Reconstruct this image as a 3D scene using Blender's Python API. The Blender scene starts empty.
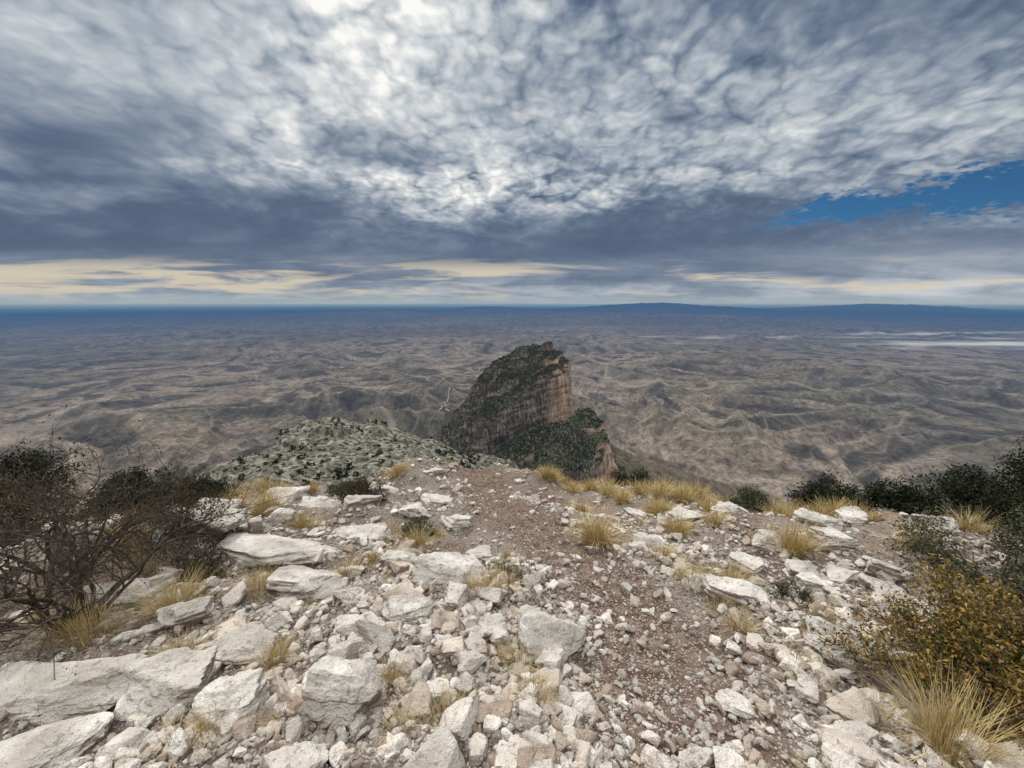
import bpy, math, numpy as np
from mathutils import Vector, geometry
rng=np.random.default_rng(7)
scene=bpy.context.scene
SUN_AZ=math.radians(-22); SUN_EL=math.radians(34)
SUN=(math.sin(SUN_AZ)*math.cos(SUN_EL), math.cos(SUN_AZ)*math.cos(SUN_EL), math.sin(SUN_EL))

# ---------------------------------------------------------------- noise
def _h(ix,iy,iz,seed):
    h=(ix*374761393+iy*668265263+iz*1440662683+seed*974634777)&0xffffffff
    h=((h^(h>>13))*1274126177)&0xffffffff
    h=((h^(h>>15))*2246822519)&0xffffffff
    return (h^(h>>16))&0xffffffff
_ga=np.arange(1024)*(2*math.pi/1024);_GC=np.cos(_ga);_GS=np.sin(_ga)
def pn2(x,y,seed=0):
    x=np.asarray(x,float);y=np.asarray(y,float)
    ix=np.floor(x).astype(np.int64);iy=np.floor(y).astype(np.int64)
    fx=x-ix;fy=y-iy
    u=fx*fx*fx*(fx*(fx*6-15)+10);v=fy*fy*fy*(fy*(fy*6-15)+10)
    def g(ax,ay,dx,dy):
        a=_h(ax,ay,0,seed)&1023
        return _GC[a]*dx+_GS[a]*dy
    a=g(ix,iy,fx,fy);b=g(ix+1,iy,fx-1,fy);c=g(ix,iy+1,fx,fy-1);d=g(ix+1,iy+1,fx-1,fy-1)
    return ((a+(b-a)*u)*(1-v)+(c+(d-c)*u)*v)*1.5
def fbm(x,y,o=4,seed=0,gain=.5):
    s=0;a=1
    for i in range(o):
        s=s+a*pn2(x,y,seed+i*17);x=x*2.03+3.1;y=y*2.03-1.7;a*=gain
    return s
def ridged(x,y,o=4,seed=0,gain=.5):
    s=0;a=1;w=1
    for i in range(o):
        n=1-np.abs(pn2(x,y,seed+i*13))*1.6
        n=np.clip(n,0,1)**2
        s=s+a*n*w;w=np.clip(n*1.3,0,1);x=x*2.07+1.3;y=y*2.07+5.7;a*=gain
    return s
def vn3(p,seed=0):
    i=np.floor(p).astype(np.int64);f=p-i;f=f*f*(3-2*f)
    def c(a,b,d): return _h(i[:,0]+a,i[:,1]+b,i[:,2]+d,seed)/4294967296.0
    x0=c(0,0,0)*(1-f[:,0])+c(1,0,0)*f[:,0];x1=c(0,1,0)*(1-f[:,0])+c(1,1,0)*f[:,0]
    x2=c(0,0,1)*(1-f[:,0])+c(1,0,1)*f[:,0];x3=c(0,1,1)*(1-f[:,0])+c(1,1,1)*f[:,0]
    y0=x0*(1-f[:,1])+x1*f[:,1];y1=x2*(1-f[:,1])+x3*f[:,1]
    return (y0*(1-f[:,2])+y1*f[:,2])*2-1
def sstep(a,b,x):
    t=np.clip((x-a)/(b-a),0,1);return t*t*(3-2*t)

# ---------------------------------------------------------------- mesh helpers
def mk(name,V,F,mat,smooth=False,attrs=None,parent=None):
    me=bpy.data.meshes.new(name);V=np.ascontiguousarray(V,dtype=np.float32)
    F=np.ascontiguousarray(F,dtype=np.int32);k=F.shape[1]
    me.vertices.add(len(V));me.vertices.foreach_set('co',V.ravel())
    me.loops.add(F.size);me.loops.foreach_set('vertex_index',F.ravel())
    me.polygons.add(len(F));me.polygons.foreach_set('loop_start',np.arange(0,F.size,k,dtype=np.int32))
    try: me.polygons.foreach_set('loop_total',np.full(len(F),k,dtype=np.int32))
    except Exception: pass
    me.polygons.foreach_set('use_smooth',np.full(len(F),smooth,dtype=bool))
    if attrs:
        for n,a in attrs.items():
            at=me.attributes.new(n,'FLOAT','POINT');at.data.foreach_set('value',np.ascontiguousarray(a,dtype=np.float32).ravel())
    me.update(calc_edges=True)
    if mat: me.materials.append(mat)
    ob=bpy.data.objects.new(name,me);scene.collection.objects.link(ob)
    if parent: ob.parent=parent
    return ob
def gridF(n,m):
    i=np.arange(n*m).reshape(n,m)
    return np.stack([i[:-1,:-1],i[:-1,1:],i[1:,1:],i[1:,:-1]],-1).reshape(-1,4)
def rotm(yaw,tx,ty):
    c,s=np.cos,np.sin;n=len(yaw);Z=np.zeros((n,3,3));X=Z.copy();Y=Z.copy()
    Z[:,0,0]=c(yaw);Z[:,0,1]=-s(yaw);Z[:,1,0]=s(yaw);Z[:,1,1]=c(yaw);Z[:,2,2]=1
    X[:,0,0]=1;X[:,1,1]=c(tx);X[:,1,2]=-s(tx);X[:,2,1]=s(tx);X[:,2,2]=c(tx)
    Y[:,1,1]=1;Y[:,0,0]=c(ty);Y[:,0,2]=s(ty);Y[:,2,0]=-s(ty);Y[:,2,2]=c(ty)
    return X@Y@Z
def scatter(name,variants,loc,scale,R,mat,smooth=False):
    N=len(loc);vi=rng.integers(0,len(variants),N);VV=[];FF=[];off=0
    for k,(V,F) in enumerate(variants):
        ix=np.nonzero(vi==k)[0]
        if len(ix)==0: continue
        P=V[None]*scale[ix][:,None,:]
        P=np.einsum('nij,nvj->nvi',R[ix],P)+loc[ix][:,None,:]
        VV.append(P.reshape(-1,3))
        FF.append((F[None]+(np.arange(len(ix))*len(V))[:,None,None]+off).reshape(-1,F.shape[1]));off+=len(ix)*len(V)
    return mk(name,np.concatenate(VV),np.concatenate(FF),mat,smooth)

# ---------------------------------------------------------------- node helpers
def node(nt,t,ins=None,**props):
    n=nt.nodes.new(t)
    for k,v in props.items(): setattr(n,k,v)
    for k,v in (ins or {}).items():
        s=n.inputs[k]
        if isinstance(v,bpy.types.NodeSocket): nt.links.new(v,s)
        else: s.default_value=v
    return n
def M(nt,op,a,b=None,c=None,clamp=False):
    ins={0:a}
    if b is not None: ins[1]=b
    if c is not None: ins[2]=c
    n=node(nt,'ShaderNodeMath',ins,operation=op,use_clamp=clamp);return n.outputs[0]
def ramp(nt,f,stops,interp='LINEAR'):
    n=node(nt,'ShaderNodeValToRGB',{0:f});cr=n.color_ramp;cr.interpolation=interp
    while len(cr.elements)<len(stops): cr.elements.new(.5)
    for e,(p,c) in zip(cr.elements,stops):
        e.position=p
        if not isinstance(c,(tuple,list)): c=(c,c,c)
        e.color=(*c,1)
    return n.outputs[0]
def noise(nt,vec,scale,detail=4,rough=.55,dist=0.,dim='3D'):
    return node(nt,'ShaderNodeTexNoise',{'Vector':vec,'Scale':scale,'Detail':detail,'Roughness':rough,'Distortion':dist},noise_dimensions=dim).outputs[0]
def mixc(nt,f,a,b,blend='MIX'):
    def c(v): return (*v,1) if isinstance(v,tuple) and len(v)==3 else v
    n=node(nt,'ShaderNodeMix',{0:f,6:c(a),7:c(b)},data_type='RGBA',blend_type=blend);return n.outputs[2]
def maprange(nt,v,a,b,c=0.,d=1.,smooth=True):
    n=node(nt,'ShaderNodeMapRange',{0:v,1:a,2:b,3:c,4:d},interpolation_type='SMOOTHSTEP' if smooth else 'LINEAR');return n.outputs[0]
def newmat(name):
    m=bpy.data.materials.new(name);m.use_nodes=True;nt=m.node_tree;nt.nodes.clear()
    out=nt.nodes.new('ShaderNodeOutputMaterial');return m,nt,out
def pos(nt): return node(nt,'ShaderNodeNewGeometry')
def vscale(nt,v,s): return node(nt,'ShaderNodeVectorMath',{0:v,1:s},operation='MULTIPLY').outputs[0]
def finish(nt,out,col,rough=.95,bump=None,bdist=.02,bstr=.6,haze=False,L=17500.):
    p=node(nt,'ShaderNodeBsdfDiffuse',{'Color':col if not isinstance(col,tuple) else (*col,1),'Roughness':0.})
    if bump is not None:
        b=node(nt,'ShaderNodeBump',{'Height':bump,'Distance':bdist,'Strength':bstr});nt.links.new(b.outputs[0],p.inputs['Normal'])
    sh=p.outputs[0]
    if haze:   # aerial perspective painted in: surfaces emit a haze colour that grows with distance
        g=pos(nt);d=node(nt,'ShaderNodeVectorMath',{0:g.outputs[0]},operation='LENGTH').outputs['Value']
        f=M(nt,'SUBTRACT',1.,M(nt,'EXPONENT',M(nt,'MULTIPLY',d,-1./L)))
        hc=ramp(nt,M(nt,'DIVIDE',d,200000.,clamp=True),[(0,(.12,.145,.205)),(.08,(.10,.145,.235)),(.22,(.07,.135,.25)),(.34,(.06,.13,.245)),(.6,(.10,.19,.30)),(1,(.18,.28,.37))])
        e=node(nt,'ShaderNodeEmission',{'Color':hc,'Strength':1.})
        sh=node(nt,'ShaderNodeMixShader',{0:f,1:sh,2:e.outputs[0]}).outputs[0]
    nt.links.new(sh,out.inputs[0])

# ================================================================= materials
def mat_rock(name,white=1.,bscale=1.):
    m,nt,out=newmat(name);g=pos(nt);P=g.outputs['Position'];rnd=g.outputs['Random Per Island']
    n1=noise(nt,P,3.5*bscale,2,.6);n2=noise(nt,P,19*bscale,4,.78)
    c=ramp(nt,n1,[(.3,(.44,.41,.375)),(.5,(.60,.57,.53)),(.68,(.76,.735,.70))])
    tint=ramp(nt,rnd,[(0,(.52,.43,.36)),(.18,(.84,.75,.67)),(.4,(1.02,.99,.95)),(.65,(.82,.80,.78)),(.85,(1.14,1.12,1.08)),(1,(.66,.57,.50))])
    c=mixc(nt,1.,c,tint,'MULTIPLY')
    st=maprange(nt,n2,.53,.66);c=mixc(nt,M(nt,'MULTIPLY',st,.7),c,(.17,.16,.15))
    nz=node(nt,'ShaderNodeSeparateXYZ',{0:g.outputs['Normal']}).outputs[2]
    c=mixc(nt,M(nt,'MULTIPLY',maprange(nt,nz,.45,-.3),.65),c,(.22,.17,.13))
    if white!=1: c=mixc(nt,1.,c,(white,white*.985,white*.965),'MULTIPLY')
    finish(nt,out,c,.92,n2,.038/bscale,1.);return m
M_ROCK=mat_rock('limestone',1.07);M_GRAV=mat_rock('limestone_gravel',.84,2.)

m,nt,out=newmat('dirt_and_scree');g=pos(nt);P=g.outputs[0]
tr=node(nt,'ShaderNodeAttribute',attribute_name='trail').outputs['Fac']
n1=noise(nt,P,.9,2,.6,dim='2D');n2=noise(nt,P,9,3,.7,dim='2D');n3=noise(nt,P,55,3,.75,dim='2D')
soil=ramp(nt,n2,[(.3,(.095,.062,.045)),(.5,(.165,.112,.084)),(.7,(.255,.19,.145))])
scree=ramp(nt,n3,[(.3,(.10,.077,.06)),(.5,(.24,.195,.16)),(.66,(.46,.405,.35))])
f=maprange(nt,M(nt,'ADD',M(nt,'MULTIPLY',tr,.32),M(nt,'ADD',M(nt,'MULTIPLY',n1,.6),M(nt,'MULTIPLY',n2,.35))),.39,.64)
c=mixc(nt,f,scree,soil)
vo=node(nt,'ShaderNodeTexVoronoi',{'Vector':P,'Scale':60.},voronoi_dimensions='2D');vs=node(nt,'ShaderNodeSeparateColor',{0:vo.outputs['Color']}).outputs[0]
peb=M(nt,'MULTIPLY',maprange(nt,vs,.64,.72),maprange(nt,vo.outputs['Distance'],.48,.36))
c=mixc(nt,M(nt,'MULTIPLY',peb,.7),c,(.48,.43,.38))
b=M(nt,'ADD',M(nt,'MULTIPLY',n2,.8),M(nt,'ADD',M(nt,'MULTIPLY',n3,.7),M(nt,'MULTIPLY',peb,.6)))
finish(nt,out,c,.97,b,.03,.9);M_DIRT=m

def mat_leaf(name,cols,trans=.25):
    m,nt,out=newmat(name);g=pos(nt);c=ramp(nt,g.outputs['Random Per Island'],cols)
    finish(nt,out,c);return m
M_GRASS=mat_leaf('dry_grass',[(0,(.22,.155,.07)),(.3,(.46,.335,.15)),(.6,(.62,.48,.24)),(.85,(.49,.385,.185)),(1,(.16,.155,.07))])
M_DARKLEAF=mat_leaf('dark_leaf',[(0,(.012,.017,.010)),(.5,(.022,.029,.017)),(.9,(.045,.050,.028)),(1,(.10,.09,.05))])
M_GREYLEAF=mat_leaf('grey_leaf',[(0,(.04,.043,.027)),(.5,(.075,.078,.048)),(1,(.15,.14,.09))])
M_BROWNLEAF=mat_leaf('brown_leaf',[(0,(.035,.028,.020)),(.5,(.07,.055,.035)),(.8,(.055,.055,.030)),(1,(.15,.115,.07))])
M_GOLDLEAF=mat_leaf('golden_leaf',[(0,(.045,.055,.018)),(.35,(.11,.10,.03)),(.7,(.25,.15,.045)),(1,(.40,.23,.08))])
m,nt,out=newmat('shrub_bark');g=pos(nt);n=noise(nt,g.outputs[0],30,2,.7)
finish(nt,out,ramp(nt,n,[(.3,(.035,.027,.022)),(.55,(.085,.068,.056)),(.75,(.17,.145,.125))]),.95);M_BARK=m

# ================================================================= foreground summit ground
TR=np.array([(.62,-1),(.72,1.27),(.80,1.64),(.92,2.04),(.92,2.64),(.66,3.67),(.15,4.7),(-.36,5.8),(-.75,8.),(-.8,10)])
def seg_dist(x,y,P):
    d=np.full(np.shape(x),1e9)
    for a,b in zip(P[:-1],P[1:]):
        ab=b-a;t=np.clip(((x-a[0])*ab[0]+(y-a[1])*ab[1])/(ab@ab),0,1)
        d=np.minimum(d,np.hypot(x-a[0]-t*ab[0],y-a[1]-t*ab[1]))
    return d
YCX=[-40,-12,-6.5,-4.8,-2.8,-1.4,-.6,.5,1.5,3.2,4.7,6,10,40];YCY=[4,5.6,6.2,6.6,7.8,8.8,9.0,8.6,7.3,6.4,5.7,5.2,4.8,4]
def trail(x,y): 
    d=seg_dist(x,y,TR)+.22*pn2(x*1.7,y*1.7,5)
    return 1-sstep(.22,.62,d)
def gh(x,y,fine=True):
    x=np.asarray(x,float);y=np.asarray(y,float)
    yc=np.interp(x,YCX,YCY)+.5*pn2(x*.6,y*.0+3,9)
    h=np.where(y>0,-.27*y,-.08*y)
    d=y-yc;h=h-.75*(np.sqrt(d*d+.12)+d)/2
    t=trail(x,y)
    r=np.hypot(x,y)
    h=h+.16*fbm(x*.45,y*.45,3,21)*np.clip(r/4,.3,4)
    h=h+.055*fbm(x*2.1,y*2.1,3,31)*(1-.6*t)-.05*t
    lm=sstep(-1.0,-2.2,x)*sstep(1.9,3.2,y)
    h=h+lm*.12*sstep(-.1,.25,pn2(x*.7+y*.3,y*1.5,44))
    if fine: h=h+.018*fbm(x*8,y*8,3,51)*(1-.4*t)+.012*np.abs(pn2(x*19,y*19,61))
    return h
na,nr=1250,500
th=np.linspace(0,2*math.pi,na);rr=np.geomspace(.4,48,nr)
A,Rr=np.meshgrid(th,rr,indexing='ij');X=Rr*np.sin(A);Y=Rr*np.cos(A);Z=gh(X,Y)
mk('rocky_ground',np.stack([X,Y,Z],-1).reshape(-1,3),gridF(na,nr)[:,::-1],M_DIRT,True,{'trail':trail(X,Y)})

# ================================================================= stones
import bmesh
def ico(s):
    bm=bmesh.new();bmesh.ops.create_icosphere(bm,subdivisions=s,radius=1)
    V=np.array([v.co[:] for v in bm.verts]);F=np.array([[v.index for v in f.verts] for f in bm.faces]);bm.free()
    return V/np.linalg.norm(V,axis=1)[:,None],F
ICO={s:ico(s) for s in (1,2,3,4,5)}
def rockv(s,npl,seed,p=18,nz=.05,nsc=2.5):
    r=np.random.default_rng(seed);D,F=ICO[s]
    n=r.normal(size=(npl,3));n/=np.linalg.norm(n,axis=1)[:,None];d=r.uniform(.48,1.,npl)
    n=np.concatenate([n,np.eye(3),-np.eye(3)]);d=np.concatenate([d,r.uniform(.75,1,6)])
    q=np.clip(D@n.T,1e-3,None)/d;rad=(q**p).sum(1)**(-1/p)
    V=D*rad[:,None]
    if s>=3:
        a=nz;f=nsc
        for o in range(5 if s>4 else 3):
            V=V+D*(a*vn3(V*f+seed*3.1,seed+o))[:,None];a*=.66;f*=2.2
        if s>4:
            k=vn3(V*np.array([1.,1.,5.])+7,seed+90);V=V*(1+.04*np.sign(k)*np.minimum(np.abs(k)*9,1))[:,None]
            k=vn3(V*np.array([5.,2.,3.])+17,seed+91);V=V*(1+.03*np.sign(k)*np.minimum(np.abs(k)*9,1))[:,None]
    return V,F
def inview_pts(n,r0,r1,power):
    r=r0*(r1/r0)**(rng.random(n)**power);a=rng.uniform(-1.1,1.1,n)
    return np.stack([r*np.sin(a),r*np.cos(a)],1)
def density(x,y):
    t=trail(x,y);c=fbm(x*.6,y*.6,3,77)
    d=sstep(-.35,.2,c)*.85+.15
    return d*(1-.85*t)
def stones(name,n,smin,smax,r0,r1,power,s,npl,k,mat,sm=False,expo=2.,trw=1.,p=18):
    P=inview_pts(n,r0,r1,power)
    d=density(P[:,0],P[:,1]);d=1-trw*(1-d)
    P=P[rng.random(n)<d];n=len(P)
    sz=smin*(smax/smin)**(rng.random(n)**expo)
    sc=sz[:,None]*np.stack([rng.uniform(.75,1.3,n),rng.uniform(.6,1.05,n),rng.uniform(.42,.85,n)],1)
    z=gh(P[:,0],P[:,1])+sc[:,2]*rng.uniform(.1,.7,n)
    R=rotm(rng.uniform(0,6.28,n),rng.normal(0,.4,n)-.15,rng.normal(0,.4,n))
    V=[rockv(s,npl,100*s+i,p,.035) for i in range(k)]
    return scatter(name,V,np.concatenate([P,z[:,None]],1),sc,R,mat,sm)
stones('fine_gravel',40000,.005,.013,.85,7,.8,1,7,12,M_GRAV,trw=.45)
stones('gravel',34000,.010,.032,.85,10,.95,2,8,16,M_GRAV,expo=1.5,trw=.8)
stones('loose_stones',8200,.028,.064,.9,10,.9,3,9,20,M_ROCK,sm=False,expo=1.5,p=45)
stones('limestone_cobbles',560,.065,.13,1.15,10,.7,4,9,16,M_ROCK,sm=False,expo=1.5,p=45)

B=[(-.88,1.62,.21,.18,.19,.3,.2),(-2.35,1.62,.5,.24,.13,.15,0),(-1.72,1.62,.19,.14,.12,.6,.2),(-1.38,1.53,.17,.14,.12,-.4,-.2),
(-1.68,1.95,.24,.13,.10,.4,.15),(.20,2.15,.25,.19,.19,-.2,.15),(-.57,2.95,.34,.2,.14,.5,.3),(-1.28,2.62,.13,.10,.09,0,0),
(-1.75,2.95,.3,.2,.13,.2,.1),(-2.4,3.6,.55,.3,.12,.2,.12),(-3.3,3.8,.36,.25,.15,-.3,.1),(-1.85,4.15,.36,.25,.16,.1,.1),
(2.02,1.9,.25,.15,.16,-.5,.2),(1.84,2.75,.19,.12,.10,-.3,.1),(1.65,2.98,.13,.10,.09,.2,0),(2.6,3.0,.2,.14,.12,.1,.1),
(2.72,3.6,.2,.15,.13,.5,.1),(2.9,2.95,.16,.12,.11,.9,0),(2.1,2.2,.12,.09,.08,.2,.1),(1.5,3.75,.16,.12,.10,.3,0),
(2.95,2.6,.13,.1,.09,.1,.1),(-.75,2.4,.17,.12,.09,.3,.1),(-.45,2.6,.14,.11,.1,1.,.1),(-.15,2.2,.12,.09,.08,.4,.1),
(-.85,2.1,.14,.1,.1,-.6,.2),(-.42,1.7,.09,.08,.06,.2,0),(.8,1.33,.09,.07,.04,.4,0),(1.18,1.62,.10,.07,.05,-.4,.1),
(-2.1,1.3,.2,.15,.08,0,0),(-3.0,2.6,.3,.2,.13,.3,.1),(-4.,4.7,.32,.22,.16,.2,.1),(-1.5,7.2,.22,.15,.08,.1,0),
(-2.8,5.2,.3,.22,.14,.4,.1),(-2.3,2.3,.17,.14,.10,.9,.1),(3.3,3.5,.22,.15,.13,.2,.1),(3.8,4.3,.25,.18,.14,-.2,.1),(4.4,4.5,.22,.17,.15,.5,.1),
(2.3,4.6,.2,.15,.11,.1,0),(1.1,5.8,.2,.15,.1,.2,0),(-.9,1.25,.12,.09,.07,.8,0),(-1.05,2.25,.15,.11,.1,.2,.3),(-.35,3.5,.16,.12,.09,.2,.1),
(-1.1,3.4,.2,.13,.1,-.3,.1),(-.75,4.6,.2,.14,.1,.1,.1),(-1.2,5.6,.25,.17,.11,.3,.1),(4.9,4.0,.22,.17,.14,.3,.1),(.35,1.62,.08,.06,.05,.1,0),(1.6,1.45,.09,.07,.05,.4,0),(-.25,1.9,.11,.08,.07,.9,.2),(-3.6,1.9,.25,.17,.12,.2,.1),
(-2.1,4.9,.24,.15,.12,.5,.1),(-1.3,4.8,.22,.14,.11,-.3,.1),(-2.9,4.4,.25,.16,.13,.1,.1),(2.3,3.3,.16,.12,.1,.6,.1),(3.3,3.0,.17,.12,.11,-.4,.1),(2.45,2.75,.12,.1,.09,.1,.1),
(-3.6,5.6,.3,.2,.15,.3,.1),(-2.2,5.9,.28,.18,.13,-.2,.1),(1.9,5.3,.2,.14,.11,.2,.1),(3.1,4.9,.24,.16,.13,.4,.1)]
for i,(x,y,a,b,c,yaw,tl) in enumerate(B):
    V,F=rockv(5,13,500+i,55,.04,2.2)
    R=rotm(np.array([yaw]),np.array([tl*.6-.2]),np.array([tl]))[0]
    z=float(gh(x,y,False))+c*.42
    mk('limestone_boulder',(V*np.array([a,b,c])*1.15)@R.T+np.array([x,y,z]),F,M_ROCK,False)

# ================================================================= vegetation
def tubes(S):
    S=np.array(S);p0=S[:,0:3];p1=S[:,3:6];r0=S[:,6];r1=S[:,7];d=p1-p0;d/=np.linalg.norm(d,axis=1)[:,None]+1e-9
    up=np.where(np.abs(d[:,2:3])>.9,np.array([[1.,0,0]]),np.array([[0,0,1.]]))
    u=np.cross(d,up);u/=np.linalg.norm(u,axis=1)[:,None];v=np.cross(d,u);k=4;V=[]
    for p,r in((p0,r0),(p1,r1)):
        for j in range(k):
            a=2*math.pi*j/k;V.append(p+r[:,None]*(u*math.cos(a)+v*math.sin(a)))
    V=np.stack(V,1);n=len(S);F=np.array([[j,(j+1)%k,k+(j+1)%k,k+j] for j in range(k)])
    return V.reshape(-1,3),(F[None]+(np.arange(n)*2*k)[:,None,None]).reshape(-1,4)
def grow(r,base,H,spread,stems,depth,gn,rad,kids=(2,4)):
    S=[];tips=[];st=[]
    for i in range(stems):
        a=r.uniform(0,6.28);l=r.uniform(.2,1)*spread
        d=np.array([math.cos(a)*l,math.sin(a)*l,1.]);st.append((np.array(base)+np.array([math.cos(a),math.sin(a),0])*rad*2.5,d/np.linalg.norm(d),H*r.uniform(.35,.5),rad*r.uniform(.6,1.1),0))
    while st:
        p,d,L,w,dep=st.pop();ns=5 if dep<2 else 3
        for s in range(ns):
            d=d+r.normal(0,gn,3);d/=math.sqrt(d@d);q=p+d*L/ns;w2=w*.86
            S.append((*p,*q,w,w2))
            if dep<depth and s>0 and r.random()<.45:
                dd=d+r.normal(0,.75,3);dd/=math.sqrt(dd@dd);st.append((q,dd,L*r.uniform(.4,.65),w2*.6,dep+1))
            p=q;w=w2
            if dep>=depth-1: tips.append(p)
        if dep<depth:
            for c in range(r.integers(*kids)):
                dd=d+r.normal(0,.55,3)+np.array([0,0,.05]);dd/=math.sqrt(dd@dd);st.append((p,dd,L*r.uniform(.5,.75),w*.75,dep+1))
    return S,np.array(tips)
def leaves(r,tips,n,spread,size,aspect=.45):
    c=tips[r.integers(0,len(tips),n)]+r.normal(0,spread,(n,3))
    a=r.normal(size=(n,3));a/=np.linalg.norm(a,axis=1)[:,None];b=np.cross(a,r.normal(size=(n,3)));b/=np.linalg.norm(b,axis=1)[:,None]
    s=size*r.uniform(.6,1.4,(n,1));a=a*s;b=b*s*aspect
    V=np.stack([c-a,c+b,c+a,c-b],1).reshape(-1,3);return V,np.arange(4*n).reshape(-1,4)
def shrub(name,x,y,H,spread,stems,depth,leafn,lspread,lsize,mat,seed,gn=.22,rad=.02,zoff=0):
    r=np.random.default_rng(seed);z=float(gh(x,y,False))-.03+zoff
    S,T=grow(r,(x,y,z),H,spread,stems,depth,gn,rad)
    par=bpy.data.objects.new(name,None);scene.collection.objects.link(par)
    V,F=tubes(S);mk('branches',V,F,M_BARK,True,parent=par)
    if leafn:
        V,F=leaves(r,T,leafn,lspread,lsize);mk('foliage',V,F,mat,parent=par)
shrub('dead_shrub',-3.05,2.25,1.5,.85,14,4,900,.02,.010,M_BROWNLEAF,1,gn=.27,rad=.028)
shrub('dead_shrub',-3.75,2.9,1.45,.9,15,4,1800,.03,.012,M_BROWNLEAF,2,gn=.27,rad=.026)
shrub('dead_shrub',-3.35,3.5,.7,1.1,12,4,2500,.04,.014,M_BROWNLEAF,12,gn=.25,rad=.015)
sh=[('leafy_shrub',-4.9,5.3,.62,1.3,14,3,12000,.035,.02,M_DARKLEAF),('leafy_shrub',-6.1,5.6,.7,1.3,14,3,12000,.035,.022,M_DARKLEAF),
('leafy_shrub',-4.3,4.4,.5,1.3,12,3,6000,.03,.016,M_BROWNLEAF),('leafy_shrub',-7.6,5.4,.9,1.1,14,3,12000,.04,.022,M_DARKLEAF),('leafy_shrub',-6.0,4.0,.9,1.1,14,3,9000,.04,.018,M_BROWNLEAF),
('low_shrub',-2.25,5.3,.40,1.6,14,3,9000,.03,.014,M_BROWNLEAF),('low_shrub',-2.9,6.2,.38,1.5,12,3,7000,.03,.014,M_GREYLEAF),('low_shrub',-1.1,4.2,.22,1.3,10,3,3000,.025,.012,M_GREYLEAF),
('leafy_shrub',4.9,5.4,.62,1.3,14,3,13000,.04,.02,M_DARKLEAF),('leafy_shrub',5.8,5.2,.5,1.5,16,3,13000,.04,.02,M_DARKLEAF),('leafy_shrub',6.9,5.0,.85,1.2,16,3,15000,.045,.022,M_DARKLEAF),('leafy_shrub',4.1,6.0,.34,1.5,12,3,8000,.04,.018,M_GREYLEAF),('leafy_shrub',8.0,4.7,1.2,1.1,16,3,17000,.045,.022,M_DARKLEAF),
('low_shrub',6.2,4.3,.55,1.4,12,3,10000,.04,.016,M_DARKLEAF),('leafy_shrub',4.0,2.75,.78,1.0,14,3,10000,.035,.013,M_GREYLEAF),
('golden_shrub',2.45,1.65,.62,1.1,22,3,19000,.03,.011,M_GOLDLEAF),('golden_shrub',2.95,1.5,.6,1.0,18,3,12000,.03,.011,M_GOLDLEAF),('low_shrub',2.2,2.6,.13,1.5,8,3,1500,.02,.009,M_GREYLEAF),
('low_shrub',-2.9,3.1,.3,1.4,10,3,2500,.03,.012,M_BROWNLEAF),('low_shrub',-.05,3.0,.2,1.4,9,3,1200,.02,.009,M_BROWNLEAF),
('leafy_shrub',2.5,7.6,.6,1.3,12,3,7000,.05,.018,M_DARKLEAF)]
for i,s in enumerate(sh): shrub(*s,seed=40+i)

G=[(.97,3.95,.42,.26,520),(1.05,5.3,.3,.25,260),(2.0,4.2,.3,.24,320),(1.6,2.98,.26,.2,300),(1.92,2.95,.27,.2,300),(2.85,3.5,.36,.28,420),(4.4,4.8,.3,.25,260),(4.15,3.5,.32,.26,300),
(-3.3,4.7,.34,.3,380),(-4.1,6.2,.32,.3,300),(-4.5,5.6,.3,.25,260),(-2.3,7.2,.3,.3,260),(-.1,2.85,.24,.24,320),(-1.05,3.85,.26,.2,240),(-3.6,3.3,.3,.3,300),(-2.5,2.45,.28,.28,320),(-2.75,2.1,.3,.28,320),
(-1.42,1.9,.17,.15,240),(-1.38,1.38,.16,.14,220),(-.68,1.75,.15,.12,200),(.12,1.62,.15,.13,220),(.05,1.95,.16,.14,200),(1.95,1.35,.34,.22,420),(2.2,1.75,.3,.22,300),(1.6,2.3,.2,.13,160),(-2.1,2.75,.22,.2,200),(-1.6,3.3,.22,.2,180),(2.5,4.3,.25,.2,200),(-.6,3.2,.2,.16,150),(-3.2,2.9,.25,.3,260),(-2.0,1.95,.18,.2,220),(-2.6,4.3,.28,.25,240),(-.3,2.75,.18,.18,200)]
for i in range(44):
    x=rng.uniform(.5,5.5);G.append((x,np.interp(x,YCX,YCY)-rng.uniform(-.2,1.6),rng.uniform(.18,.34),rng.uniform(.16,.32),200))
for i in range(20):
    x=rng.uniform(-6,-1.5);G.append((x,np.interp(x,YCX,YCY)-rng.uniform(-.2,1.8),rng.uniform(.16,.3),rng.uniform(.15,.28),190))
for i in range(90):
    a=rng.uniform(-1,1);r_=rng.uniform(1.4,5);x=r_*math.sin(a);y=r_*math.cos(a)
    if trail(np.array([x]),np.array([y]))[0]<.2: G.append((x,y,rng.uniform(.08,.18),rng.uniform(.08,.22),80))
VV=[];FF=[];off=0
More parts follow.
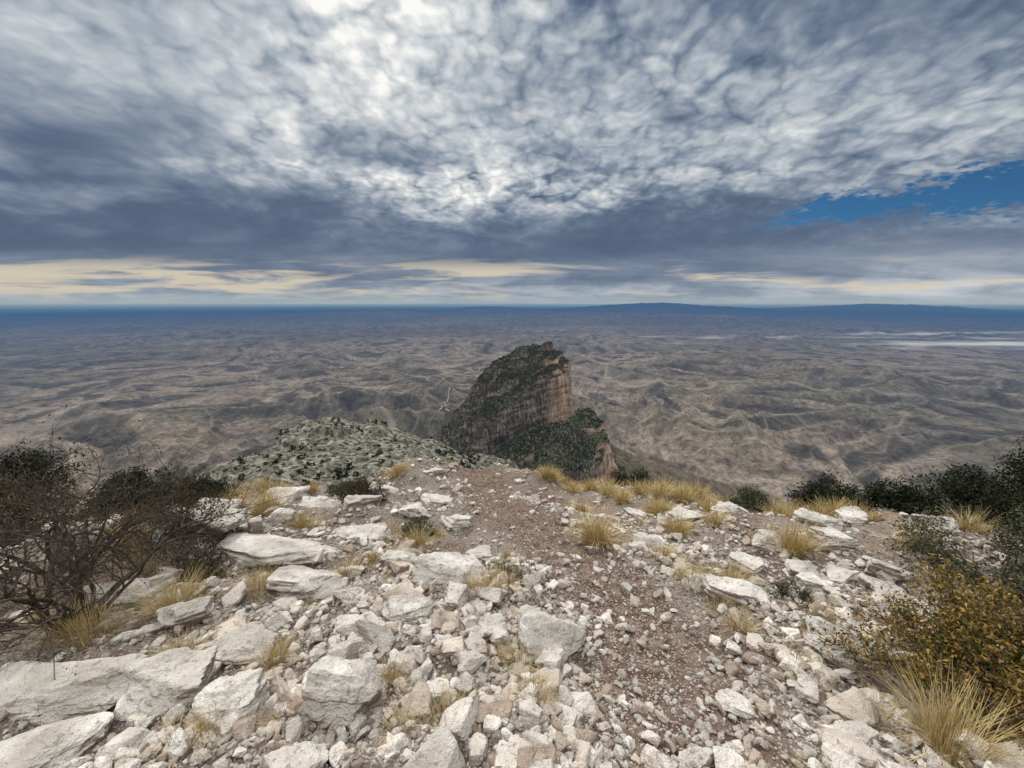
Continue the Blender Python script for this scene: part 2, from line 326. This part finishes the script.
for (x,y,h,r_,n) in G:
    n=int(n*1.6);a=rng.uniform(0,6.28,n);q=np.sqrt(rng.random(n));bx=x+np.cos(a)*q*r_*.45;by=y+np.sin(a)*q*r_*.45
    bz=gh(bx,by,False)-.02;a2=a+rng.normal(0,.6,n);lean=(q*.8+rng.normal(0,.25,n))*1.0
    L=h*rng.uniform(.3,1.15,n);w=rng.uniform(.0010,.0022,n)*(1+ (y>3.2)*.6+(y>5)*.6);lv=[]
    for t in (0,.5,1.):
        out_=L*np.sin(np.clip(lean*(.35+.75*t),-1.4,1.4))*t;up=L*np.cos(np.clip(lean*(.35+.75*t),-1.4,1.4))*t
        cx=bx+np.cos(a2)*out_;cy=by+np.sin(a2)*out_;cz=bz+up;ww=w*(1-t*.8)
        tw=a2+1.57+rng.normal(0,.1,n);lv.append(np.stack([cx-np.cos(tw)*ww,cy-np.sin(tw)*ww,cz],1));lv.append(np.stack([cx+np.cos(tw)*ww,cy+np.sin(tw)*ww,cz],1))
    V=np.stack(lv,1).reshape(-1,3);F=np.array([[0,1,3,2],[2,3,5,4]]);VV.append(V);FF.append((F[None]+(np.arange(n)*6)[:,None,None]+off).reshape(-1,4));off+=len(V)
mk('dry_grass',np.concatenate(VV),np.concatenate(FF),M_GRASS)

# ================================================================= ridge and peak (TIN)
T=[];E=[]
def line(pts):
    i0=len(T);T.extend(pts);E.extend([(i0+k,i0+k+1) for k in range(len(pts)-1)])
line([(-96,1082,-372),(-118,1150,-340),(-124,1240,-306),(-120,1330,-278),(-98,1420,-250),(-55,1520,-222),(10,1600,-200),(85,1650,-182),(150,1650,-178),(205,1575,-200),(234,1500,-236),(214,1440,-252)])
line([(208,1430,-256),(110,1330,-280),(30,1230,-308),(-40,1140,-342),(-92,1070,-373)])
line([(216,1410,-440),(140,1310,-424),(88,1246,-412),(44,1205,-408),(-28,1108,-434),(-90,1036,-454)])
line([(-130,1000,-478),(-188,1045,-458),(-212,1150,-425),(-206,1280,-405),(-185,1400,-400),(-135,1545,-395),(-15,1680,-420),(150,1715,-440),(240,1625,-450),(252,1500,-466),(246,1412,-478),(212,1300,-468),(168,1180,-438)])
line([(226,1404,-446),(180,1298,-432),(130,1190,-412),(85,1100,-404),(80,1000,-380)])
T+=[(0,1040,-428),(110,1060,-405),(0,950,-392),(140,1000,-410),(-70,950,-440)]
line([(37,760,-278),(104,800,-264),(150,850,-248),(181,858,-241),(209,835,-258),(216,785,-292),(192,735,-312),(150,690,-318),(80,670,-305),(-21,640,-290)])
line([(10,900,-360),(120,925,-360),(200,915,-360),(250,850,-375),(236,780,-400),(206,722,-420),(160,665,-395)])
T+=[(-77,660,-300),(-60,780,-340),(-150,800,-410),(40,600,-300),(-10,560,-262),(90,560,-340)]
T+=[(-145,200,-82),(-150,260,-85),(-123,300,-91),(-83,330,-113),(-39,340,-136),(-12,360,-152),(10,480,-215),(0,600,-275),(-60,480,-205),(-130,420,-170),(-90,250,-84),(-40,260,-108),(-190,310,-150),(-60,190,-76),(-20,200,-95),
(-40,130,-62),(-90,140,-64),(-40,90,-54),(0,25,-22),(-60,30,-28),(60,30,-45),(-100,60,-48),(60,130,-120),(150,200,-215),(20,220,-135),(-200,130,-105),(-210,210,-125),(-260,300,-210),(60,400,-240)]
T+=[(600,1600,-750),(600,1300,-720),(500,1000,-650),(400,750,-560),(300,500,-430),(800,1900,-850),(1100,2150,-1000),(430,1900,-700),(420,1480,-590),(350,1150,-550),(-600,1500,-780),(-600,1100,-700),(-450,800,-560),(-400,500,-400),(-350,250,-230),(100,2100,-750),(-300,1300,-520),
(1900,2700,-1420),(1500,1500,-1380),(1500,500,-1380),(-1500,2600,-1420),(-1600,1500,-1400),(-1500,500,-1200),(-1200,20,-900),(1200,20,-1100),(200,3000,-1420),(-20,10,-25),(150,10,-120),(-150,10,-100)]
T=np.array(T,float)
ov,oe,of,orv,_,_=geometry.delaunay_2d_cdt([Vector((p[0],p[1])) for p in T],E,[],0,1e-4)
TV=np.zeros((len(ov),3))
for i,v in enumerate(ov):
    j=orv[i][0] if len(orv[i]) else int(np.argmin((T[:,0]-v.x)**2+(T[:,1]-v.y)**2))
    TV[i]=(v.x,v.y,T[j,2])
def tin(x,y):
    z=np.full(x.shape,-1500.)
    for f in of:
        a,b,c=TV[f[0]],TV[f[1]],TV[f[2]]
        m=(x>=min(a[0],b[0],c[0]))&(x<=max(a[0],b[0],c[0]))&(y>=min(a[1],b[1],c[1]))&(y<=max(a[1],b[1],c[1]))
        ix=np.nonzero(m)
        if len(ix[0])==0: continue
        px=x[ix];py=y[ix];d=(b[1]-c[1])*(a[0]-c[0])+(c[0]-b[0])*(a[1]-c[1])
        if abs(d)<1e-6: continue
        l1=((b[1]-c[1])*(px-c[0])+(c[0]-b[0])*(py-c[1]))/d;l2=((c[1]-a[1])*(px-c[0])+(a[0]-c[0])*(py-c[1]))/d;l3=1-l1-l2
        ok=(l1>=-1e-6)&(l2>=-1e-6)&(l3>=-1e-6);zz=l1*a[2]+l2*b[2]+l3*c[2]
        sub=tuple(i[ok] for i in ix);z[sub]=zz[ok]
    return z
def blur(Z,n):
    for _ in range(n):
        P=np.pad(Z,1,'edge');Z=(P[:-2,1:-1]+P[2:,1:-1]+P[1:-1,:-2]+P[1:-1,2:]+4*P[1:-1,1:-1])/8
    return Z
def mountain(x0,x1,y0,y1,st,nb,amp,far=True):
    xs=np.arange(x0,x1+st,st);ys=np.arange(y0,y1+st,st);X,Y=np.meshgrid(xs,ys,indexing='ij')
    wx=X+amp*(7*fbm(X/70,Y/70,3,3)+5*ridged(X/22,Y/22,2,8));wy=Y+amp*(7*fbm(X/70+9,Y/70,3,4)+5*ridged(X/20,Y/20,2,18))
    Z=blur(tin(wx,wy),nb)
    gx,gy=np.gradient(Z,st);s=np.hypot(gx,gy);cl=sstep(.8,1.6,s)
    g=.5 if far else 1.
    if far:   # dipping ledges on the tilted summit block and on the knob in front of it
        def ledge(t,w_,A,sd):
            ph=t/w_+.55*fbm(X/110,Y/110,3,sd);fr=ph-np.floor(ph)
            return A*(sstep(0,.16,fr)-fr)*(.35+1.0*np.clip(pn2(X/75,Y/75,sd+3)+.35,0,1))
        t=(wx-204)*-.764+(wy-1430)*.645
        Z=Z+ledge(t,70,29,301)*sstep(0,25,t)*(Z>-400)*(Y>1030)
        Z=Z+ledge(wy*.6-wx*.8,48,13,311)*(Y<960)*(1-cl)
        Z=Z+ledge(wy*.75-wx*.66,45,16,321)*(Y>=960)*(t<-20)*(Z<-360)*(1-cl)
    Z=Z+amp*(5*fbm(X/90,Y/90,5,11)-11*g*(ridged(X/75,Y/75,4,12)-.7)*(1-.5*cl)+2.2*fbm(X/14,Y/14,3,15))
    if not far: # limestone ledges stepping across the near hill
        k=9.;q=(Z+.25*X)/k+.6*fbm(X/40,Y/40,3,73);tq=np.floor(q)+sstep(.3,.62,q-np.floor(q));Z=Z+(tq-q)*k*.5*(amp<1)
    k=26.;q=Z/k+.35*pn2(X/60,Y/60,71);tq=np.floor(q)+sstep(.25,.75,q-np.floor(q));Z=Z+(tq-q)*k*.55*cl
    return X,Y,Z
def mat_mtn(name,treecol,bare,cover,cl3,n0):
    m,nt,out=newmat(name);g=pos(nt);P=g.outputs[0];nz=node(nt,'ShaderNodeSeparateXYZ',{0:g.outputs['Normal']}).outputs[2]
    sunlit_tan=node(nt,'ShaderNodeAttribute',attribute_name='sunlit_tan').outputs['Fac']
    vs=vscale(nt,P,(1,1,.13));st=noise(nt,vs,.10,4,.72);hs=noise(nt,vscale(nt,P,(.12,.12,1)),.09,3,.65);big=noise(nt,P,.012,3,.6)
    cv=M(nt,'ADD',M(nt,'MULTIPLY',st,.55),M(nt,'MULTIPLY',hs,.45))
    cl=ramp(nt,cv,[(.40,cl3[0]),(.5,cl3[1]),(.60,cl3[2])])
    clp=ramp(nt,cv,[(.38,(.12,.07,.047)),(.5,(.35,.23,.155)),(.62,(.57,.43,.33))])  # tan rock ramp, brightened in the colour as if catching the sun
    cl=mixc(nt,sunlit_tan,cl,clp)
    sc=ramp(nt,noise(nt,P,n0,4,.8),[(.34,tuple(b*.3 for b in bare)),(.5,tuple(b*.75 for b in bare)),(.64,tuple(b*1.5 for b in bare))])
    vo=node(nt,'ShaderNodeTexVoronoi',{'Vector':P,'Scale':.24},voronoi_dimensions='2D').outputs['Distance']
    tm=maprange(nt,M(nt,'SUBTRACT',vo,M(nt,'MULTIPLY',big,cover)),.12,-.02)
    fl=mixc(nt,M(nt,'MULTIPLY',tm,.9),sc,treecol)
    c=mixc(nt,maprange(nt,M(nt,'ADD',nz,M(nt,'MULTIPLY',M(nt,'SUBTRACT',st,.5),.5)),.52,.70),cl,fl)
    zz=node(nt,'ShaderNodeSeparateXYZ',{0:P}).outputs[2]
    tal=ramp(nt,noise(nt,P,.02,4,.7),[(.3,(.07,.058,.038)),(.55,(.14,.112,.075)),(.75,(.22,.175,.12))])
    c=mixc(nt,maprange(nt,zz,-460,-580),c,tal)
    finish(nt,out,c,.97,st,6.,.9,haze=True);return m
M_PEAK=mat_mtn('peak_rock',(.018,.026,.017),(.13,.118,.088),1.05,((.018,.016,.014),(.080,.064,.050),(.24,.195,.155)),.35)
M_HILL=mat_mtn('hill_rock',(.045,.045,.03),(.22,.205,.17),.45,((.06,.055,.045),(.20,.18,.15),(.36,.34,.29)),.16)
X,Y,Z=mountain(-420,620,505,1960,2.2,1,1.);PK=(X,Y,Z)
sunlit_tan=np.clip(sstep(105,175,X+8*fbm(X/30,Y/30,2,96))*(Y>1150)*sstep(1550,1500,Y)+sstep(150,180,X)*(Y<830)*(Y>640),0,1)*(.8+.5*fbm(X/40,Y/40,2,95))  # right-hand cliffs: tan rock with its sunlit brightness put into the colour
mk('mountain_peak',np.stack([X,Y,Z],-1).reshape(-1,3),gridF(*X.shape)[:,::-1],M_PEAK,True,{'sunlit_tan':np.clip(sunlit_tan,0,1)})
X,Y,Z=mountain(-420,330,22,515,1.4,4,.55,False);HL=(X,Y,Z)
mk('ridge_hill',np.stack([X,Y,Z],-1).reshape(-1,3),gridF(*X.shape)[:,::-1],M_HILL,True)
X,Y,Z=mountain(-1500,1900,22,2690,14,1,1.5,False)
inside=((X>-405)&(X<600)&(Y>520)&(Y<1940))|((X>-405)&(X<315)&(Y<=520));Z=np.where(inside,Z-60,Z)
mk('mountain_slopes',np.stack([X,Y,Z-6],-1).reshape(-1,3),gridF(*X.shape)[:,::-1],M_PEAK,True)
def treev(n,seed):
    r=np.random.default_rng(seed);c=r.normal(size=(n,3));c/=np.linalg.norm(c,axis=1)[:,None];c*=r.uniform(.45,1,(n,1));c[:,2]=c[:,2]*.8+.6
    a=r.normal(size=(n,3));a/=np.linalg.norm(a,axis=1)[:,None];b=np.cross(a,r.normal(size=(n,3)));b/=np.linalg.norm(b,axis=1)[:,None];s=r.uniform(.3,.5,(n,1))
    return np.stack([c-a*s,c+b*s,c+a*s,c-b*s],1).reshape(-1,3),np.arange(4*n).reshape(-1,4)
def forest(name,G3,st,N,smin,smax,nq,cond,mat,smax_s=.8,ex=1.):
    X,Y,Z=G3;gx,gy=np.gradient(Z,st);s=np.hypot(gx,gy);w=(s<smax_s)&cond(X,Y,Z);ii=np.nonzero(w.ravel())[0]
    ii=rng.choice(ii,min(N,len(ii)),replace=False);loc=np.stack([X.ravel()[ii],Y.ravel()[ii],Z.ravel()[ii]],1)+rng.uniform(-.5,.5,(len(ii),3))*np.array([st,st,.3])
    sz=smin+(smax-smin)*rng.random(len(ii))**ex;sc=np.stack([sz,sz,sz*rng.uniform(.8,1.5,len(ii))],1)
    scatter(name,[treev(nq,900+k) for k in range(10)],loc,sc,rotm(rng.uniform(0,6.28,len(ii)),np.zeros(len(ii)),np.zeros(len(ii))),mat)
def hz(name,cols):
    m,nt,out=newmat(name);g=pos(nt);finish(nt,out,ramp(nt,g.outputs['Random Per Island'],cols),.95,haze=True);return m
M_TREE=hz('juniper_foliage',[(0,(.014,.021,.011)),(.6,(.027,.035,.019)),(1,(.052,.057,.032))])
forest('peak_woodland',PK,2.2,15000,1.2,2.8,10,lambda x,y,z:(z>-470)&(y<1700)&(x<240)&(fbm(x/55,y/55,3,88)>-.5+.45*(y<1000)),M_TREE,1.0)
forest('hill_woodland',HL,1.4,6500,.3,1.7,20,lambda x,y,z:(y>70)&(fbm(x/22,y/22,4,89)>-.05),M_TREE,1.05,2.2)

# ================================================================= desert plain to the horizon
def plain(x,y):
    r=np.hypot(x,y);b=x/np.maximum(y,1.)
    wx=x+900*fbm(x/4000,y/4000,3,201);wy=y+900*fbm(x/4000+7,y/4000,3,202)
    reg=sstep(-.25,.5,fbm(x/8000,y/8000,2,203)+.35*(r<6000))
    rd=ridged(wx/2300,wy/2300,5,204,.55)
    fine=ridged(wx/520,wy/520,3,205,.5)
    amp=(45+160*reg)*(.5+.5*np.exp(-r/16000))
    z=-1335+amp*(rd-.6)+(12+36*reg)*(fine-.5)*np.exp(-r/25000)
    R1=np.exp(-((b-.38)/.25)**2)*np.exp(-((r-66000)/9000)**2)*1310
    R2=np.exp(-((b+.38)/.22)**2)*np.exp(-((r-42000)/6000)**2)*620
    R3=np.exp(-((b-.95)/.25)**2)*np.exp(-((r-90000)/12000)**2)*1150
    R4=np.exp(-((b-.25)/.4)**2)*np.exp(-((r-34000)/4500)**2)*620
    R6=np.exp(-((b+.05)/.12)**2)*np.exp(-((r-52000)/5000)**2)*980
    R5=np.exp(-((b-.95)/.25)**2)*np.exp(-((r-9000)/1400)**2)*160
    z=z+(R1+R2+R3+R4+R6)*(.82+.22*ridged(x/12000,y/12000,3,209))+R5*ridged(x/2200,y/2200,3,219)
    return z,rd,reg,fine
na,nr=1250,780
th=np.linspace(-1.2,1.2,na);rr=np.concatenate([np.geomspace(1500,9000,480),np.geomspace(9060,280000,300)])
A,Rr=np.meshgrid(th,rr,indexing='ij');X=Rr*np.sin(A);Y=Rr*np.cos(A);Z,rd,reg,fine=plain(X,Y)
sy=12600+.12*(X-14000);flat=np.exp(-((Y-sy)/2300)**2)*sstep(9000,11500,X);Z=Z*(1-flat)-1335*flat
salt=np.exp(-((Y-sy)/1000)**2)*sstep(10500,14500,X)+.7*np.exp(-((Y-sy-4200)/700)**2)*sstep(12000,17000,X)+.35*np.exp(-((Y-15500)/600)**2)*sstep(3500,6000,X)
salt=np.clip(salt+.45*fbm(X/2500,Y/900,4,230)-.2,0,1)*(salt>.05)
# meandering washes in the low ground
ux=X+1100*fbm(X/3000,Y/3000,4,251);uy=Y+1100*fbm(X/3000+5,Y/3000,4,252)
wn_=np.exp(-(pn2(ux/5200,uy/5200,253)/(.010+.9*Rr*1e-6))**2);wn2_=np.exp(-(pn2(ux/2300+4,uy/2300,254)/.016)**2)
wash=np.clip(wn_+.55*wn2_*sstep(14000,6000,Rr),0,1)*np.exp(-Rr/40000)
basin=fbm(X/7000+3,Y/7000,3,260)
m,nt,out=newmat('desert_plain');g=pos(nt);P=g.outputs[0]
at=lambda n:node(nt,'ShaderNodeAttribute',attribute_name=n).outputs['Fac']
n1=noise(nt,P,.00035,5,.6,1.,dim='2D');n2=noise(nt,P,.0022,5,.65,.6,dim='2D');n3=noise(nt,P,.014,5,.75,dim='2D')
c=ramp(nt,n1,[(.32,(.085,.073,.05)),(.45,(.17,.132,.095)),(.56,(.11,.096,.07)),(.68,(.245,.188,.14))])
c=mixc(nt,M(nt,'MULTIPLY',maprange(nt,at('basin'),.0,.5),.5),c,(.30,.235,.18))
c=mixc(nt,M(nt,'MULTIPLY',maprange(nt,at('basin'),-.1,-.55),.5),c,(.075,.07,.052))
c=mixc(nt,M(nt,'MULTIPLY',maprange(nt,at('relief'),.45,1.2),.55),c,(.15,.13,.085))  # ridge and valley tones by height, also standing in for lighting contrast
c=mixc(nt,M(nt,'MULTIPLY',maprange(nt,at('relief'),.3,.08),.6),c,(.26,.21,.16))
c=mixc(nt,M(nt,'MULTIPLY',maprange(nt,at('fine'),.45,.08),.85),c,(.048,.043,.032))  # fine gullies darkened in the colour to deepen the relief shading
c=mixc(nt,1.,c,ramp(nt,n2,[(.3,.5),(.5,1.),(.7,1.4)]),'MULTIPLY')
c=mixc(nt,1.,c,ramp(nt,n3,[(.34,.5),(.52,1.05),(.68,1.45)]),'MULTIPLY')
c=mixc(nt,M(nt,'MULTIPLY',at('wash'),.65),c,(.36,.30,.235))
c=mixc(nt,at('salt'),c,(.95,.90,.82))
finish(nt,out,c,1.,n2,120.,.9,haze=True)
mk('desert_plain',np.stack([X,Y,Z],-1).reshape(-1,3),gridF(na,nr)[:,::-1],m,True,{'relief':rd,'salt':salt,'fine':fine,'wash':wash,'basin':basin})
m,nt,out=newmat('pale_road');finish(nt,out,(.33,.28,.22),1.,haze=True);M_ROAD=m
def road(name,pts,w,wig,seed):
    pts=np.array(pts,float);t=np.linspace(0,len(pts)-1,900);x=np.interp(t,range(len(pts)),pts[:,0]);y=np.interp(t,range(len(pts)),pts[:,1])
    x=blur(np.tile(x,(3,1)),60)[1];y=blur(np.tile(y,(3,1)),60)[1]
    x=x+wig*fbm(t*1.6,t*0+seed,3,seed);y=y+wig*fbm(t*1.6,t*0+seed+9,3,seed+1)
    dx=np.gradient(x);dy=np.gradient(y);l=np.hypot(dx,dy);nx=-dy/l;ny=dx/l;L=[]
    for s in (-1,-.33,.33,1): 
        a=x+nx*w*s;b=y+ny*w*s;L.append(np.stack([a,b,plain(a,b)[0]+14],1))
    mk(name,np.stack(L,1).reshape(-1,3),gridF(900,4),M_ROAD,True)
road('dirt_road',[(-2600,7200),(-1700,7000),(-1250,6300),(-900,5600),(-1000,4700),(-700,4000)],9,150,1)
road('dirt_road',[(-1250,6300),(-600,8200),(900,9500),(2500,12500)],9,250,5)

# ================================================================= sky
w=bpy.data.worlds.new('World');scene.world=w;w.use_nodes=True;nt=w.node_tree;nt.nodes.clear()
try: w.cycles.sampling_method='MANUAL';w.cycles.sample_map_resolution=256
except Exception: pass
out=nt.nodes.new('ShaderNodeOutputWorld')
sky=node(nt,'ShaderNodeTexSky',sky_type='NISHITA',sun_disc=False,sun_elevation=SUN_EL,sun_rotation=SUN_AZ%(2*math.pi),altitude=2600.,air_density=1.,dust_density=.3,ozone_density=4.)
bgS=node(nt,'ShaderNodeBackground',{0:mixc(nt,1.,sky.outputs[0],(.42,.80,.96),'MULTIPLY'),1:.055})
D=node(nt,'ShaderNodeTexCoord').outputs['Generated'];sp=node(nt,'ShaderNodeSeparateXYZ',{0:D});x,y,z=sp.outputs
def deck(o):
    zc=M(nt,'ADD',M(nt,'MAXIMUM',z,0.),o)
    return node(nt,'ShaderNodeCombineXYZ',{0:M(nt,'DIVIDE',x,zc),1:M(nt,'DIVIDE',y,zc),2:0.}).outputs[0]
P=deck(.11);P2=deck(.26)
ys=M(nt,'MAXIMUM',y,.05);a=M(nt,'DIVIDE',x,ys);b=M(nt,'DIVIDE',z,ys)
yy=M(nt,'SQRT',M(nt,'ADD',M(nt,'MULTIPLY',y,y),M(nt,'ADD',M(nt,'MULTIPLY',M(nt,'MULTIPLY',x,x),.10),.01)))
s=M(nt,'DIVIDE',z,yy)
def gauss(a0,ra,b0,rb):
    u=M(nt,'DIVIDE',M(nt,'SUBTRACT',a,a0),ra);v=M(nt,'DIVIDE',M(nt,'SUBTRACT',b,b0),rb)
    return M(nt,'EXPONENT',M(nt,'MULTIPLY',M(nt,'ADD',M(nt,'MULTIPLY',u,u),M(nt,'MULTIPLY',v,v)),-1.))
big=noise(nt,vscale(nt,P,(.6,1.,1.)),.8,2,.55,.5,dim='2D')
med=noise(nt,P2,2.7,4,.6,.25,dim='2D')
wc=node(nt,'ShaderNodeTexNoise',{'Vector':P2,'Scale':9.,'Detail':2.},noise_dimensions='2D').outputs['Color']
PV=node(nt,'ShaderNodeVectorMath',{0:P2,1:vscale(nt,wc,(.13,.13,0))},operation='ADD').outputs[0]
puff=noise(nt,P2,22.,3,.6,0.,dim='2D')
vA=node(nt,'ShaderNodeTexVoronoi',{'Vector':PV,'Scale':9.},voronoi_dimensions='2D').outputs[0]
vB=node(nt,'ShaderNodeTexVoronoi',{'Vector':PV,'Scale':19.},voronoi_dimensions='2D').outputs[0]
sw=M(nt,'ADD',s,M(nt,'MULTIPLY',M(nt,'SUBTRACT',med,.5),M(nt,'MULTIPLY',M(nt,'ADD',s,.02),.8)))
sw=M(nt,'ADD',sw,M(nt,'MULTIPLY',M(nt,'SUBTRACT',big,.5),M(nt,'MULTIPLY',s,.6)))
base=ramp(nt,sw,[(0,.40),(.025,.36),(.05,.28),(.08,.22),(.13,.15),(.20,.18),(.27,.37),(.38,.53),(.50,.46),(.70,.40),(1,.44)])
pm=M(nt,'ADD',M(nt,'MULTIPLY',M(nt,'SUBTRACT',.40,vA),.8),M(nt,'ADD',M(nt,'MULTIPLY',M(nt,'SUBTRACT',.40,vB),.6),M(nt,'MULTIPLY',M(nt,'SUBTRACT',puff,.5),.7)))
amp=maprange(nt,s,.10,.28)
pa=M(nt,'MULTIPLY',amp,M(nt,'ADD',maprange(nt,a,-.9,.1,.3,1.,False),M(nt,'MULTIPLY',M(nt,'SUBTRACT',big,.5),1.2)))
k=M(nt,'ADD',1.,M(nt,'MULTIPLY',M(nt,'MULTIPLY',pm,pa),1.2))
k=M(nt,'MULTIPLY',k,maprange(nt,med,.3,.72,.66,1.34,False))
k=M(nt,'MULTIPLY',k,maprange(nt,big,.33,.66,.68,1.27,False))
dt=node(nt,'ShaderNodeVectorMath',{0:D,1:SUN},operation='DOT_PRODUCT').outputs['Value'];dt=M(nt,'MAXIMUM',dt,0.)
gl=M(nt,'ADD',M(nt,'MULTIPLY',M(nt,'POWER',dt,160.),1.2),M(nt,'MULTIPLY',M(nt,'POWER',dt,16.),.45))
lay=M(nt,'ADD',.92,gl)
for (g_,wt) in ((gauss(.25,.55,.36,.13),.36),(gauss(-1.0,.5,.33,.17),-.42),(gauss(.72,.4,.64,.13),-.27),(gauss(-.75,.35,.6,.15),-.25),(gauss(.95,.4,.36,.08),.35),(gauss(1.15,.45,.12,.09),1.1),(gauss(.2,.9,.15,.05),-.15)):
    lay=M(nt,'ADD',lay,M(nt,'MULTIPLY',g_,wt))
k=M(nt,'MULTIPLY',k,lay)
lum=M(nt,'MULTIPLY',base,k)
cc=ramp(nt,lum,[(0,(.06,.09,.15)),(.12,(.11,.155,.235)),(.25,(.215,.265,.345)),(.42,(.40,.445,.50)),(.65,(.62,.65,.67)),(1,(.97,.96,.93))])
st=noise(nt,node(nt,'ShaderNodeCombineXYZ',{0:M(nt,'MULTIPLY',a,2.6),1:M(nt,'MULTIPLY',b,30.),2:0.}).outputs[0],1.,4,.62,.3,dim='2D')
hb=M(nt,'MULTIPLY',maprange(nt,s,.12,.07),maprange(nt,M(nt,'ADD',st,M(nt,'ADD',M(nt,'MULTIPLY',gauss(-1.25,.7,.06,.06),.26),M(nt,'MULTIPLY',gauss(.05,.5,.085,.018),.2))),.52,.74))
cc=mixc(nt,M(nt,'MULTIPLY',hb,.85),cc,(.68,.60,.46))
cc=mixc(nt,M(nt,'MULTIPLY',maprange(nt,s,.035,.0),.85),cc,(.35,.42,.46))
zen=maprange(nt,z,.62,.95,1.,4.);back=maprange(nt,y,.1,-.5,1.,1.8)
kk=M(nt,'MULTIPLY',zen,back)
cc=mixc(nt,maprange(nt,kk,1.,1.8),cc,mixc(nt,.7,cc,(.5,.49,.47)))
cc=mixc(nt,1.,cc,node(nt,'ShaderNodeCombineColor',{0:kk,1:kk,2:kk}).outputs[0],'MULTIPLY')
cc=mixc(nt,maprange(nt,z,0.,-.006),cc,(.18,.28,.37))
bgC=node(nt,'ShaderNodeBackground',{0:cc,1:1.})
cen=M(nt,'ADD',.200,M(nt,'MULTIPLY',M(nt,'SUBTRACT',a,.7),.16));wd=M(nt,'ADD',.026,M(nt,'MULTIPLY',M(nt,'SUBTRACT',a,.65),.09))
gap=M(nt,'SUBTRACT',wd,M(nt,'ABSOLUTE',M(nt,'SUBTRACT',b,cen)))
gap=M(nt,'ADD',gap,M(nt,'ADD',M(nt,'MULTIPLY',M(nt,'SUBTRACT',med,.5),.14),M(nt,'MULTIPLY',M(nt,'SUBTRACT',puff,.5),.10)))
gf=M(nt,'MULTIPLY',maprange(nt,gap,-.005,.03),maprange(nt,a,.55,.70))
gf=M(nt,'MULTIPLY',gf,maprange(nt,y,.1,.25))
ms=node(nt,'ShaderNodeMixShader',{0:gf,1:bgC.outputs[0],2:bgS.outputs[0]});nt.links.new(ms.outputs[0],out.inputs[0])

ld=bpy.data.lights.new('sun','SUN');ld.energy=2.6;ld.angle=math.radians(5);ld.color=(1,.96,.90)
lo=bpy.data.objects.new('sun',ld);scene.collection.objects.link(lo);lo.rotation_euler=Vector(SUN).to_track_quat('Z','Y').to_euler()
cd=bpy.data.cameras.new('camera');cd.lens=13.54;cd.sensor_width=36;cd.clip_start=.05;cd.clip_end=600000
co=bpy.data.objects.new('camera',cd);scene.collection.objects.link(co);co.location=(0,0,1.6);co.rotation_euler=(math.radians(90-11.9),0,0)
scene.camera=co
scene.view_settings.view_transform='Standard';scene.view_settings.look='None';scene.view_settings.exposure=0
